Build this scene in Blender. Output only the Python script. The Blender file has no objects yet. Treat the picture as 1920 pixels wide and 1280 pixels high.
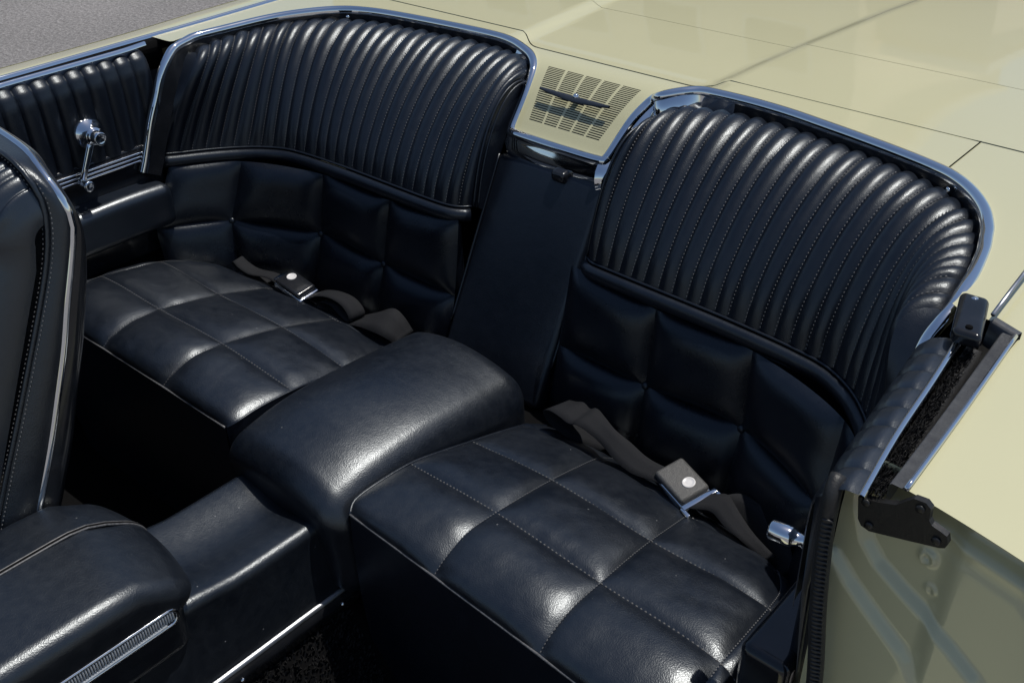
import bpy, math, random
from mathutils import Vector as V, noise
random.seed(7)
R = math.radians
sc = bpy.context.scene
col = sc.collection

# ------------------------------------------------------------------ camera
CAM = (1.064, -0.218, 1.505); YAW, PITCH, ROLL = 0.746, 0.587, -0.027; FOC = 0.971
cd = bpy.data.cameras.new('camera'); cam = bpy.data.objects.new('camera', cd); col.objects.link(cam)
f_ = V((-math.sin(YAW)*math.cos(PITCH), math.cos(YAW)*math.cos(PITCH), -math.sin(PITCH)))
r_ = V((math.cos(YAW), math.sin(YAW), 0)); u_ = r_.cross(f_)
r2 = r_*math.cos(ROLL)+u_*math.sin(ROLL); u2 = u_*math.cos(ROLL)-r_*math.sin(ROLL)
from mathutils import Matrix
m = Matrix((r2, u2, -f_)).transposed().to_4x4(); m.translation = V(CAM); cam.matrix_world = m
cd.sensor_width = 36; cd.lens = FOC*36; cd.clip_start = 0.02; cd.clip_end = 800
sc.camera = cam

# ------------------------------------------------------------------ light
SUN = V((0.17, 0.27, 1.0)).normalized()
EL = math.asin(SUN.z); AZ = math.atan2(SUN.x, SUN.y)
w = bpy.data.worlds.new('World'); sc.world = w; w.use_nodes = True
nt = w.node_tree; nt.nodes.clear()
sky = nt.nodes.new('ShaderNodeTexSky'); sky.sky_type = 'NISHITA'; sky.sun_disc = False
sky.sun_elevation = EL; sky.sun_rotation = AZ; sky.air_density = 1.0; sky.dust_density = 0.6; sky.ozone_density = 1.2
bg = nt.nodes.new('ShaderNodeBackground'); bg.inputs[1].default_value = 0.10
wo = nt.nodes.new('ShaderNodeOutputWorld')
nt.links.new(sky.outputs[0], bg.inputs[0]); nt.links.new(bg.outputs[0], wo.inputs[0])
sl = bpy.data.lights.new('sun', 'SUN'); sl.energy = 4.4; sl.angle = R(0.53); sl.color = (1.0, 0.955, 0.88)
so = bpy.data.objects.new('sun', sl); col.objects.link(so); so.rotation_euler = SUN.to_track_quat('Z', 'Y').to_euler()
sc.view_settings.view_transform = 'Standard'; sc.view_settings.look = 'None'
sc.view_settings.exposure = -0.13; sc.view_settings.gamma = 1.0; sc.view_settings.use_curve_mapping = False

# ------------------------------------------------------------------ materials
def newmat(name):
    mt = bpy.data.materials.new(name); mt.use_nodes = True
    t = mt.node_tree; b = t.nodes['Principled BSDF']
    return mt, t, b
def N(t, kind, **kw):
    n = t.nodes.new(kind)
    for k, v in kw.items():
        if k.startswith('i_'): n.inputs[k[2:].replace('_', ' ')].default_value = v
        else: setattr(n, k, v)
    return n
def ramp(t, src, p0, c0, p1, c1):
    n = t.nodes.new('ShaderNodeValToRGB'); e = n.color_ramp.elements
    e[0].position = p0; e[0].color = (*c0, 1) if len(c0) == 3 else c0
    e[1].position = p1; e[1].color = (*c1, 1) if len(c1) == 3 else c1
    t.links.new(src, n.inputs[0]); return n
def g(v): return (v, v, v)
def pos(t): return t.nodes.new('ShaderNodeNewGeometry').outputs['Position']
def noise_n(t, scale, detail=3, rough=.55, src=None):
    n = N(t, 'ShaderNodeTexNoise'); n.inputs['Scale'].default_value = scale
    n.inputs['Detail'].default_value = detail; n.inputs['Roughness'].default_value = rough
    t.links.new(src or pos(t), n.inputs['Vector']); return n
def leather(name, dark, worn, r0, r1, grain=520, bump=.35, wear=(.38, .72), scratch=0.0, spec=.62):
    mt, t, b = newmat(name)
    n1 = noise_n(t, 6, 4, .6); n2 = noise_n(t, 60, 4, .6)
    mx = N(t, 'ShaderNodeMix'); mx.inputs[0].default_value = .45
    t.links.new(n1.outputs[0], mx.inputs[2]); t.links.new(n2.outputs[0], mx.inputs[3])
    cr = ramp(t, mx.outputs[0], wear[0], dark, wear[1], worn)
    colr = cr.outputs[0]
    if scratch:
        mp = N(t, 'ShaderNodeMapping'); mp.inputs['Scale'].default_value = (14, 260, 60); mp.inputs['Rotation'].default_value = (0, 0, .7)
        t.links.new(pos(t), mp.inputs[0])
        ns = noise_n(t, 1.0, 2, .5, mp.outputs[0])
        rs = ramp(t, ns.outputs[0], .70, g(0), .80, g(scratch))
        ad = N(t, 'ShaderNodeMix'); ad.data_type = 'RGBA'; ad.blend_type = 'ADD'; ad.inputs[0].default_value = 1
        t.links.new(colr, ad.inputs[6]); t.links.new(rs.outputs[0], ad.inputs[7]); colr = ad.outputs[2]
    if scratch:
        vs_ = N(t, 'ShaderNodeTexVoronoi'); vs_.inputs['Scale'].default_value = 26; t.links.new(pos(t), vs_.inputs['Vector'])
        sp = ramp(t, vs_.outputs['Distance'], .018, g(.22), .030, g(0))
        a2 = N(t, 'ShaderNodeMix'); a2.data_type = 'RGBA'; a2.blend_type = 'ADD'; a2.inputs[0].default_value = 1
        t.links.new(colr, a2.inputs[6]); t.links.new(sp.outputs[0], a2.inputs[7]); colr = a2.outputs[2]
    t.links.new(colr, b.inputs['Base Color'])
    rr = ramp(t, mx.outputs[0], .35, g(r0), .7, g(r1)); t.links.new(rr.outputs[0], b.inputs['Roughness'])
    vo = N(t, 'ShaderNodeTexVoronoi'); vo.inputs['Scale'].default_value = grain; t.links.new(pos(t), vo.inputs['Vector'])
    n3 = noise_n(t, grain*.35, 3, .6)
    n4 = noise_n(t, 38, 3, .55)
    a = N(t, 'ShaderNodeMath', operation='ADD'); t.links.new(vo.outputs['Distance'], a.inputs[0]); t.links.new(n3.outputs[0], a.inputs[1])
    bp = N(t, 'ShaderNodeBump'); bp.inputs['Strength'].default_value = bump; bp.inputs['Distance'].default_value = .0011
    t.links.new(a.outputs[0], bp.inputs['Height'])
    b2 = N(t, 'ShaderNodeBump'); b2.inputs['Strength'].default_value = .10; b2.inputs['Distance'].default_value = .004
    t.links.new(n4.outputs[0], b2.inputs['Height']); t.links.new(bp.outputs[0], b2.inputs['Normal'])
    t.links.new(b2.outputs[0], b.inputs['Normal'])
    b.inputs['Specular IOR Level'].default_value = spec; b.inputs['Specular Tint'].default_value = (.90, .955, 1.0, 1)  # blue tint, like the bluish base colours, carries the sky's sheen
    return mt
def metal(name, c, rough, noise_amt=.0):
    mt, t, b = newmat(name); b.inputs['Base Color'].default_value = (*c, 1); b.inputs['Metallic'].default_value = 1
    n = noise_n(t, 40, 4, .6); rr = ramp(t, n.outputs[0], .35, g(rough), .75, g(rough+noise_amt)); t.links.new(rr.outputs[0], b.inputs['Roughness'])
    return mt
def plain(name, c, rough, c2=None, scale=60, bump=0, bscale=300, spec=.5):
    mt, t, b = newmat(name)
    n = noise_n(t, scale, 4, .6); cr = ramp(t, n.outputs[0], .35, c, .7, c2 or tuple(x*1.25 for x in c))
    t.links.new(cr.outputs[0], b.inputs['Base Color']); b.inputs['Roughness'].default_value = rough
    b.inputs['Specular IOR Level'].default_value = spec
    if bump:
        n2 = noise_n(t, bscale, 3, .6); bp = N(t, 'ShaderNodeBump'); bp.inputs['Strength'].default_value = bump; bp.inputs['Distance'].default_value = .002
        t.links.new(n2.outputs[0], bp.inputs['Height']); t.links.new(bp.outputs[0], b.inputs['Normal'])
    return mt
LEA = leather('leather_seat', (.0016, .0032, .0070), (.0080, .0105, .0155), .32, .41, 580, .17, wear=(.36, .74), scratch=.012, spec=.92)
LEAB = leather('leather_back', (.0024, .0042, .0088), (.0045, .0070, .0130), .33, .40, 640, .14, spec=.62)
LEAC = leather('vinyl_console', (.0016, .0031, .0065), (.0080, .0105, .0150), .31, .42, 600, .18, wear=(.34, .76), scratch=.016, spec=.90)
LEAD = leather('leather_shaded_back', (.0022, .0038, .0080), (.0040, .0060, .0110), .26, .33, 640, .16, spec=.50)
LEAS = leather('leather_smooth', (.0030, .0055, .0105), (.0070, .0100, .0160), .31, .37, 640, .10, spec=1.0)
SHELL = plain('gloss_black_plastic', (.008, .009, .011), .16, (.014, .015, .018), 30)
THREAD = plain('thread', (.085, .086, .09), .7, (.15, .15, .152), 900)
THREAD2 = plain('worn_thread', (.045, .047, .05), .7, (.10, .10, .105), 900)
PIPE = plain('welt_cord', (.05, .051, .055), .45, (.12, .12, .125), 300)
CHROME = metal('chrome', (.78, .80, .83), .035, .05)
STEEL = metal('dull_steel', (.40, .41, .43), .32, .2)
SATIN = metal('satin_strip', (.30, .31, .33), .36, .12)
RUB = plain('rubber', (.010, .010, .011), .5, (.018, .018, .018), 80, .3, 500)
CHAN = plain('grey_painted_channel', (.055, .056, .06), .35, (.085, .087, .09), 60, .2, 300)
DARK = plain('dark_void', (.0025, .0025, .0028), .95, spec=.1)
BRKT = plain('black_painted_steel', (.006, .006, .0065), .45, (.010, .010, .010), 60, .2, 200)
WEB = plain('seat_belt_webbing', (.0038, .0044, .0062), .75, (.0110, .0120, .0155), 1100, .6, 1500, .3)
GREYC = plain('grained_grey_metal', (.05, .05, .05), .36, (.085, .085, .083), 400, .5, 900)
WHITE = plain('silver_button', (.55, .54, .54), .35, (.65, .64, .64), 90)
CARP = plain('carpet_pile', (.006, .006, .0065), .95, (.024, .024, .025), 500, spec=.15)
EMB = plain('emblem_dark_metal', (.02, .025, .035), .25, (.03, .035, .045), 50)
def paint():
    mt, t, b = newmat('cream_paint')
    n = noise_n(t, 3, 3, .5); cr = ramp(t, n.outputs[0], .3, (.482, .462, .284), .7, (.502, .480, .297))
    t.links.new(cr.outputs[0], b.inputs['Base Color']); b.inputs['Roughness'].default_value = .35
    b.inputs['Coat Weight'].default_value = 1; b.inputs['Coat Roughness'].default_value = .03
    n2 = noise_n(t, 14, 2, .5); bp = N(t, 'ShaderNodeBump'); bp.inputs['Strength'].default_value = .02; bp.inputs['Distance'].default_value = .004
    t.links.new(n2.outputs[0], bp.inputs['Height']); t.links.new(bp.outputs[0], b.inputs['Coat Normal'])
    return mt
PAINT = paint()
def asphalt():
    mt, t, b = newmat('asphalt')
    n = noise_n(t, 48, 5, .8); n2 = noise_n(t, .9, 4, .6); n3 = noise_n(t, 110, 2, .6)
    cr = ramp(t, n.outputs[0], .36, (.100, .094, .092), .66, (.275, .262, .257))
    c2 = ramp(t, n2.outputs[0], .3, g(.85), .7, g(1.1)); c3 = ramp(t, n3.outputs[0], .35, g(.75), .68, g(1.35))
    m1 = N(t, 'ShaderNodeMix'); m1.data_type = 'RGBA'; m1.blend_type = 'MULTIPLY'; m1.inputs[0].default_value = 1
    t.links.new(cr.outputs[0], m1.inputs[6]); t.links.new(c2.outputs[0], m1.inputs[7])
    m2 = N(t, 'ShaderNodeMix'); m2.data_type = 'RGBA'; m2.blend_type = 'MULTIPLY'; m2.inputs[0].default_value = 1
    t.links.new(m1.outputs[2], m2.inputs[6]); t.links.new(c3.outputs[0], m2.inputs[7])
    t.links.new(m2.outputs[2], b.inputs['Base Color']); b.inputs['Roughness'].default_value = .85
    bp = N(t, 'ShaderNodeBump'); bp.inputs['Strength'].default_value = .8; bp.inputs['Distance'].default_value = .006
    t.links.new(n.outputs[0], bp.inputs['Height']); t.links.new(bp.outputs[0], b.inputs['Normal'])
    return mt
ASPH = asphalt()
def glassy():
    mt, t, b = newmat('clear_ribbed_lens'); b.inputs['Base Color'].default_value = (.75, .8, .85, 1)
    b.inputs['Roughness'].default_value = .08; b.inputs['Transmission Weight'].default_value = .6; b.inputs['IOR'].default_value = 1.45
    return mt
LENS = glassy()

# ------------------------------------------------------------------ builders
def tag(o, label=None, cat=None, group=None, kind=None):
    if label: o['label'] = label
    if cat: o['category'] = cat
    if group: o['group'] = group
    if kind: o['kind'] = kind
    return o
def mk(name, vs, fs, mat, parent=None, smooth=True, flip=False):
    me = bpy.data.meshes.new(name)
    if flip: fs = [tuple(reversed(q)) for q in fs]
    me.from_pydata([tuple(v) for v in vs], [], fs); me.update()
    if smooth: me.polygons.foreach_set('use_smooth', [True]*len(me.polygons))
    me.materials.append(mat)
    o = bpy.data.objects.new(name, me); col.objects.link(o)
    if parent: o.parent = parent
    return o
def thing(name, label, cat, group=None):
    o = bpy.data.objects.new(name, None); col.objects.link(o); o.empty_display_size = .05
    return tag(o, label, cat, group)
def grid(nu, nv, fn, closed=False):
    vs = [fn(i/(nu-1) if not closed else i/nu, j/(nv-1)) for j in range(nv) for i in range(nu)]
    fs = []
    for j in range(nv-1):
        for i in range(nu if closed else nu-1):
            i2 = (i+1) % nu
            fs.append((j*nu+i, j*nu+i2, (j+1)*nu+i2, (j+1)*nu+i))
    return vs, fs
def join(parts):
    vs, fs = [], []
    for a, b in parts:
        k = len(vs); vs += list(a); fs += [tuple(i+k for i in q) for q in b]
    return vs, fs
def cr(p0, p1, p2, p3, t):
    return .5*((2*p1)+(p2-p0)*t+(2*p0-5*p1+4*p2-p3)*t*t+(3*p1-p0-3*p2+p3)*t**3)
def catmull(pts, t):
    """pts list of Vectors (or floats), t in 0..1 uniform by index"""
    n = len(pts)-1; x = min(max(t, 0), 1)*n; i = min(int(x), n-1); k = x-i
    P = lambda j: pts[j] if 0 <= j <= n else (2*pts[0]-pts[1] if j < 0 else 2*pts[n]-pts[n-1])
    return cr(P(i-1), P(i), P(i+1), P(i+2), k)
def resample(pts, n, dense=24, smooth=True):
    pts = [V(p) for p in pts]
    d = []
    m_ = (len(pts)-1)*dense
    for k in range(m_+1):
        if smooth: d.append(catmull(pts, k/m_))
        else:
            x = k/m_*(len(pts)-1); i = min(int(x), len(pts)-2); d.append(pts[i].lerp(pts[i+1], x-i))
    L = [0]
    for a, b in zip(d, d[1:]): L.append(L[-1]+(b-a).length)
    out = []; j = 0
    for k in range(n):
        s = L[-1]*k/(n-1)
        while j < len(L)-2 and L[j+1] < s: j += 1
        q = (s-L[j])/max(L[j+1]-L[j], 1e-9); out.append(d[j].lerp(d[j+1], min(max(q, 0), 1)))
    return out
def sweep(path, prof, ups, closed_prof=False, scale=None, caps=True):
    """path: Vectors; prof: (a,b): a along t x up, b along up"""
    vs = []; n = len(path); k = len(prof)
    for i, p in enumerate(path):
        t = (path[min(i+1, n-1)]-path[max(i-1, 0)]).normalized()
        U = ups[i] if isinstance(ups, list) else ups
        S = t.cross(U); S.normalize(); U2 = S.cross(t); sc_ = scale[i] if scale else 1
        for a, b in prof: vs.append(p+S*a*sc_+U2*b*sc_)
    fs = []
    for i in range(n-1):
        for j in range(k if closed_prof else k-1):
            j2 = (j+1) % k
            fs.append((i*k+j, i*k+j2, (i+1)*k+j2, (i+1)*k+j))
    if closed_prof and caps:
        fs.append(tuple(range(k-1, -1, -1))); fs.append(tuple((n-1)*k+j for j in range(k)))
    return vs, fs
def circ(r, n=8, ry=None):
    return [(r*math.cos(2*math.pi*i/n), (ry or r)*math.sin(2*math.pi*i/n)) for i in range(n)]
def tube(path, r, n=8, up=V((0, 0, 1)), ry=None):
    return sweep([V(p) for p in path], circ(r, n, ry), up, True)
def lathe(org, axis, prof, n=20):
    """prof: (dist along axis, radius)"""
    axis = V(axis).normalized(); a = axis.orthogonal().normalized(); b = axis.cross(a); org = V(org)
    vs = [org+axis*d+(a*math.cos(2*math.pi*i/n)+b*math.sin(2*math.pi*i/n))*r for d, r in prof for i in range(n)]
    fs = [(j*n+i, j*n+(i+1) % n, (j+1)*n+(i+1) % n, (j+1)*n+i) for j in range(len(prof)-1) for i in range(n)]
    fs.append(tuple((len(prof)-1)*n+i for i in range(n))); fs.append(tuple(range(n-1, -1, -1)))
    return vs, fs
def rbox(lo, hi, r, nseg=4, nmid=6, fn=None):
    """rounded box as 6 grids mapped onto a rounded box; fn deforms every vertex"""
    lo = V(lo); hi = V(hi); r = min(r, *(h-l for l, h in zip(lo, hi)))if False else min(r, min((hi[i]-lo[i])/2 for i in range(3))*.999)
    ax = []
    for i in range(3):
        a = [lo[i]+r*(1-math.tan((1-k/nseg)*math.pi/4)) for k in range(nseg+1)]
        b = [lo[i]+r+(hi[i]-lo[i]-2*r)*k/nmid for k in range(1, nmid)]
        c = [hi[i]-r*(1-math.tan((k/nseg)*math.pi/4)) for k in range(nseg+1)]
        ax.append(a+b+c)
    idx = {}; vs = []; fs = []
    def vert(q):
        key = tuple(round(x, 6) for x in q)
        if key in idx: return idx[key]
        c = V([min(max(q[i], lo[i]+r), hi[i]-r) for i in range(3)]); d = V(q)-c
        p = c+d*(r/d.length) if d.length > 1e-9 else V(q)
        idx[key] = len(vs); vs.append(fn(p) if fn else p); return idx[key]
    for d in range(3):
        e, f = (d+1) % 3, (d+2) % 3
        for side, val in ((0, lo[d]), (1, hi[d])):
            for i in range(len(ax[e])-1):
                for j in range(len(ax[f])-1):
                    q = []
                    for (x, y) in ((i, j), (i+1, j), (i+1, j+1), (i, j+1)):
                        p = [0, 0, 0]; p[d] = val; p[e] = ax[e][x]; p[f] = ax[f][y]; q.append(vert(p))
                    fs.append(tuple(q) if side else tuple(reversed(q)))
    return vs, fs
def frame_fn(org, ex, ey, ez):
    org, ex, ey, ez = V(org), V(ex).normalized(), V(ey).normalized(), V(ez).normalized()
    return lambda p: org+ex*p.x+ey*p.y+ez*p.z
def MX(s): return lambda p: V((p.x*s, p.y, p.z))
def stitch(path, size=.0042, gap=.0030, w=.0011, h=.0008, up=None):
    """dashes of thread laid along a path: list of (point, normal)"""
    vs, fs = [], []
    L = [0]
    for a, b in zip(path, path[1:]): L.append(L[-1]+(b[0]-a[0]).length)
    def atl(s):
        for i in range(len(L)-1):
            if L[i+1] >= s:
                k = (s-L[i])/max(L[i+1]-L[i], 1e-9); return path[i][0].lerp(path[i+1][0], k), path[i][1].lerp(path[i+1][1], k)
        return path[-1]
    s = gap
    while s+size < L[-1]:
        p, n = atl(s); q, _ = atl(s+size); t = (q-p).normalized(); n = n.normalized(); b = t.cross(n)
        k = len(vs); mid = (p+q)/2
        vs += [p-n*.0004, mid+b*w+n*h*.4, q-n*.0004, mid-b*w+n*h*.4, mid+n*h]
        fs += [(k, k+1, k+4), (k+1, k+2, k+4), (k+2, k+3, k+4), (k+3, k, k+4)]
        s += size+gap
    return vs, fs
def sstep(a, b, x):
    t = min(max((x-a)/(b-a), 0), 1); return t*t*(3-2*t)
def lerpt(x, xs, ys):
    if x <= xs[0]: return ys[0]
    for i in range(len(xs)-1):
        if x <= xs[i+1]:
            t = (x-xs[i])/(xs[i+1]-xs[i]); return ys[i]+(ys[i+1]-ys[i])*t
    return ys[-1]
def slerpt(x, xs, ys):
    """smooth (catmull) version on non-uniform knots"""
    n = len(xs)-1
    if x <= xs[0]: return ys[0]
    if x >= xs[n]: return ys[n]
    i = max(k for k in range(n) if x >= xs[k])
    h = xs[i+1]-xs[i]; t = (x-xs[i])/h
    def tan(k):
        if k == 0: return (ys[1]-ys[0])/(xs[1]-xs[0])
        if k == n: return (ys[n]-ys[n-1])/(xs[n]-xs[n-1])
        return (ys[k+1]-ys[k-1])/(xs[k+1]-xs[k-1])
    a, b = tan(i)*h, tan(i+1)*h
    return (2*t**3-3*t*t+1)*ys[i]+(t**3-2*t*t+t)*a+(-2*t**3+3*t*t)*ys[i+1]+(t**3-t*t)*b

# ================================================================== GROUND
gv, gf = grid(2, 2, lambda u, v: V(((u-.5)*600, (v-.5)*600, 0)))
tag(mk('asphalt_ground', gv, gf, ASPH, smooth=False), 'grey worn asphalt of the car park beyond the far side', 'ground', kind='structure')

# ================================================================== CAR BODY
car = thing('convertible_car', 'pale cream yellow convertible with chrome edged rear deck and open cockpit', 'car')
RIM_L = [(-.783, .800, .908), (-.788, .835, .914), (-.789, .861, .917), (-.776, .918, .920), (-.747, 1.011, .926), (-.708, 1.078, .930), (-.662, 1.135, .931), (-.61, 1.163, .931), (-.537, 1.180, .931), (-.395, 1.196, .931), (-.285, 1.203, .931), (-.229, 1.200, .930), (-.186, 1.190, .925)]
NOTCH = [(-.156, 1.179, .917), (-.133, 1.156, .904), (-.120, 1.124, .879), (-.114, 1.097, .853), (-.1105, 1.075, .831)]
RIM_R = [(.186, 1.166, .9285), (.211, 1.184, .931), (.243, 1.189, .931), (.308, 1.190, .931), (.376, 1.184, .931), (.445, 1.171, .931), (.508, 1.158, .931), (.57, 1.143, .931), (.629, 1.126, .931), (.667, 1.109, .931), (.703, 1.080, .930), (.733, 1.043, .928), (.754, 1.002, .925), (.763, .975, .923), (.772, .943, .921), (.782, .889, .919), (.786, .852, .916), (.789, .814, .909)]
STRIP = [(-.772, .665, .686), (-.772, .678, .712), (-.772, .707, .781), (-.772, .731, .826), (-.773, .751, .865), (-.777, .774, .891)]
path = []; ups = []
def addp(p, u): path.append(V(p)); ups.append(V(u).normalized())
for p, u in zip(STRIP, [(0, -.89, .45)]*4+[(0, -.8, .6), (0, -.6, .8)]): addp(p, u)
for i, p in enumerate(RIM_L): addp(p, (0, -.35, 1) if i == 0 else (0, 0, 1))
for i, p in enumerate(NOTCH): addp(p, (0, -.25, 1) if i == 0 else (0, -.68, .73))
for p, u in (((-.1075, 1.0655, .8215), (0, -.5, .8)), ((-.1000, 1.0615, .8175), (0, -.2, 1)), ((-.04, 1.0605, .8165), (0, -.1, 1)), ((.04, 1.0605, .8165), (0, -.1, 1)), ((.1000, 1.0615, .8175), (0, -.2, 1)), ((.1075, 1.0655, .8215), (0, -.5, .8))): addp(p, u)
for p in reversed(NOTCH[1:]): addp((-p[0], p[1], p[2]), (0, -.68, .73))
addp((.158, 1.148, .920), (0, -.3, 1))
for i, p in enumerate(RIM_R): addp(p, (0, -.35, 1) if i == len(RIM_R)-1 else (0, 0, 1))
for p, u in (((.786, .790, .898), (0, -.6, .8)), ((.781, .772, .880), (0, -.8, .6)), ((.779, .756, .855), (0, -.89, .45))): addp(p, u)
RIMP = []; RIMU = []
for i in range(len(path)-1):
    for k in range(5):
        P = lambda j: path[min(max(j, 0), len(path)-1)]
        RIMP.append(cr(P(i-1), P(i), P(i+1), P(i+2), k/5)); RIMU.append(ups[i].lerp(ups[i+1], k/5).normalized())
RIMP.append(path[-1]); RIMU.append(ups[-1])
prof = [(.0095, -.010), (.0100, -.004), (.0085, .0005), (.0055, .0030), (.001, .0040), (-.0035, .0030), (-.006, .0005), (-.0065, -.006)]
rv, rf = sweep(RIMP, prof, RIMU)
mk('rim_moulding', rv, rf, CHROME, car)
nl = min(i for i, p in enumerate(RIMP) if p.y > 1.15 and p.x > -.20); nr = max(i for i, p in enumerate(RIMP) if p.y > 1.1 and p.x < .29)
skp = [(.0092, -.008), (.0095, -.016), (.012, -.040)]
for i0, i1 in ((0, nl), (nr, len(RIMP)-1)):
    mk('rim_skirt', *sweep(RIMP[i0:i1+1], skp, RIMU[i0:i1+1]), SHELL, car)
for (x, y, z, nx, ny) in ((-.640, 1.138, .914, .55, -.83), (.668, 1.092, .914, -.5, -.85)):
    vs, fs = lathe((x, y, z), (nx, ny, .15), [(0, .0042), (.0016, .0040), (.0024, .002)], 12); mk('screw', vs, fs, CHROME, car)
nc = min(i for i, p in enumerate(RIMP) if p.x > .100)
mk('vent_surround', *sweep(RIMP[nl:nc+1], [(.0092, -.008), (.0115, -.014), (.0185, -.026), (.0205, -.038), (.017, -.050)], RIMU[nl:nc+1]), CHROME, car)
def vsweep(path, profs, ups):
    vs, k = [], len(profs[0])
    for i, p in enumerate(path):
        t = (path[min(i+1, len(path)-1)]-path[max(i-1, 0)]).normalized(); S = t.cross(ups[i]).normalized(); U2 = S.cross(t)
        vs += [p+S*a+U2*b for a, b in profs[i]]
    return vs, [(i*k+j, i*k+j+1, (i+1)*k+j+1, (i+1)*k+j) for i in range(len(path)-1) for j in range(k-1)]
PA = [(.0092, -.006), (.0125, -.007), (.022, -.013), (.030, -.026), (.032, -.044)]
PB = [(.0092, -.006), (.0094, -.010), (.0098, -.018), (.0108, -.028), (.012, -.040)]
pf = []
for i in range(nc, nr+1):
    k = sstep(0, 1, (i-nc)/max(1, (nr-nc)*.18))*0+1; k *= 1-sstep(.45, .95, (i-nc)/(nr-nc))
    pf.append([(a1*k+a2*(1-k), b1*k+b2*(1-k)) for (a1, b1), (a2, b2) in zip(PA, PB)])
mk('vent_surround', *vsweep(RIMP[nc:nr+1], pf, RIMU[nc:nr+1]), CHROME, car)


# deck height field ------------------------------------------------
def base_z(y): return slerpt(y, [.3, .46, .8, 1.0, 1.2, 1.5, 2.0, 2.8], [.912, .915, .920, .927, .9325, .940, .936, .90])
def notch_z(y): return slerpt(y, [1.04, 1.065, 1.075, 1.097, 1.124, 1.156, 1.179, 1.20, 1.23], [.800, .8205, .831, .853, .879, .9035, .9145, .919, .921])
def deck_z(x, y):
    ax = abs(x); z = base_z(y)-.004*(ax/.9)**2
    if ax > .85: z -= .021*((ax-.85)/.135)**1.4
    if y > 1.1:
        hw = .212+.085*(y-1.2)
        z -= .011*(1-sstep(hw-.012, hw+.012, ax))*sstep(1.16, 1.24, y)
    if ax < .26 and y < 1.24:
        k = 1-sstep(.165, .25, ax) if y > 1.165 else 1
        z = min(z, z*(1-k)+notch_z(y)*k) if y > 1.2 else z*(1-k)+notch_z(y)*k
    return z
def gap_w(x): return .0012-.0008*sstep(.23, .26, x)*(1-sstep(.63, .655, x))
def seam_y(x): return 1.212+.030*sstep(.175, .235, abs(x))
poly = [(p.x, p.y) for p in RIMP if p.z > .80]
k0 = next(i for i, p in enumerate(RIMP) if p.y > .80 and p.x < 0); k1 = max(i for i, p in enumerate(RIMP) if p.y > .80 and p.x > 0)
cut = [(-.852, .2), (-.852, .795), (-.80, .797)]+[(p.x, p.y) for p in RIMP[k0:k1+1]]+[(.80, .797), (.868, .795), (.868, .2)]
def inside(x, y):
    c = False; n = len(cut)
    for i in range(n):
        x1, y1 = cut[i]; x2, y2 = cut[i-1]
        if (y1 > y) != (y2 > y) and x < (x2-x1)*(y-y1)/(y2-y1)+x1: c = not c
    return c
def nearest(x, y):
    best = None
    for i in range(len(cut)-1):
        x1, y1 = cut[i]; x2, y2 = cut[i+1]; dx, dy = x2-x1, y2-y1
        t = ((x-x1)*dx+(y-y1)*dy)/max(dx*dx+dy*dy, 1e-12); t = min(max(t, 0), 1)
        qx, qy = x1+dx*t, y1+dy*t; d = (qx-x)**2+(qy-y)**2
        if best is None or d < best[0]: best = (d, qx, qy)
    return best[1], best[2]
JY = .486; DY = .488                                                   # plane of the door jamb
def deck_front():
    nx, ny = 281, 113; xs = [-.985+1.97*i/(nx-1) for i in range(nx)]
    pt = []; ins = []
    for j in range(ny):
        for x in xs:
            y = DY+(seam_y(x)-gap_w(x)-DY)*j/(ny-1); pt.append((x, y)); ins.append(inside(x, y))
    keep = {}; fs = []
    for j in range(ny-1):
        for i in range(nx-1):
            q = (j*nx+i, j*nx+i+1, (j+1)*nx+i+1, (j+1)*nx+i)
            if sum(ins[k] for k in q) <= 2 and not all(ins[k] for k in q): fs.append(q)
    used = sorted({k for q in fs for k in q}); mp = {k: n for n, k in enumerate(used)}
    vs = []
    for k in used:
        x, y = pt[k]
        if ins[k]: x, y = nearest(x, y)
        vs.append(V((x, y, deck_z(x, y)-.0008)))
    fs = [tuple(mp[k] for k in q) for q in fs]
    # pull the border vertices that lie just outside onto the cut as well
    cnt = {}
    for q in fs:
        for a, b in zip(q, q[1:]+q[:1]): e = (min(a, b), max(a, b)); cnt[e] = cnt.get(e, 0)+1
    bd = {v for e, c in cnt.items() if c == 1 for v in e}
    for v in bd:
        x, y = vs[v].x, vs[v].y
        nxp, nyp = nearest(x, y)
        if (nxp-x)**2+(nyp-y)**2 < .014**2: vs[v] = V((nxp, nyp, deck_z(nxp, nyp)-.0008))
    return vs, fs
dv, df = deck_front()
mk('rear_deck_panel', dv, df, PAINT, car)
def panel(name, y0, y1, ny, nx=161, x0=-.985, x1=.985):
    X = lambda u: x0+(x1-x0)*u
    top = grid(nx, ny, lambda u, v: V((X(u), y0(X(u))*(1-v)+y1(X(u))*v, deck_z(X(u), y0(X(u))*(1-v)+y1(X(u))*v))))
    la = grid(nx, 2, lambda u, v: V((X(u), y0(X(u)), deck_z(X(u), y0(X(u)))-.012*(1-v))))
    lb_ = grid(nx, 2, lambda u, v: V((X(u), y1(X(u)), deck_z(X(u), y1(X(u)))-.012*v)))
    return mk(name, *join([top, la, lb_]), PAINT, car)
SEAM2 = 1.478
panel('tonneau_panel', lambda x: seam_y(x)+gap_w(x), lambda x: SEAM2-.0007, 40)
panel('boot_lid', lambda x: SEAM2+.0007, lambda x: 2.75, 60)
for yy, nm in ((None, 'panel_gap'), (SEAM2, 'panel_gap')):
    pts = [V((-.95+1.9*i/60, seam_y(-.95+1.9*i/60) if yy is None else yy, deck_z(-.95+1.9*i/60, yy or seam_y(-.95+1.9*i/60))-.010)) for i in range(61)]
    mk(nm, *sweep(pts, [(-.006, 0), (.006, 0)], V((0, 0, 1))), DARK, car)
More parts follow.
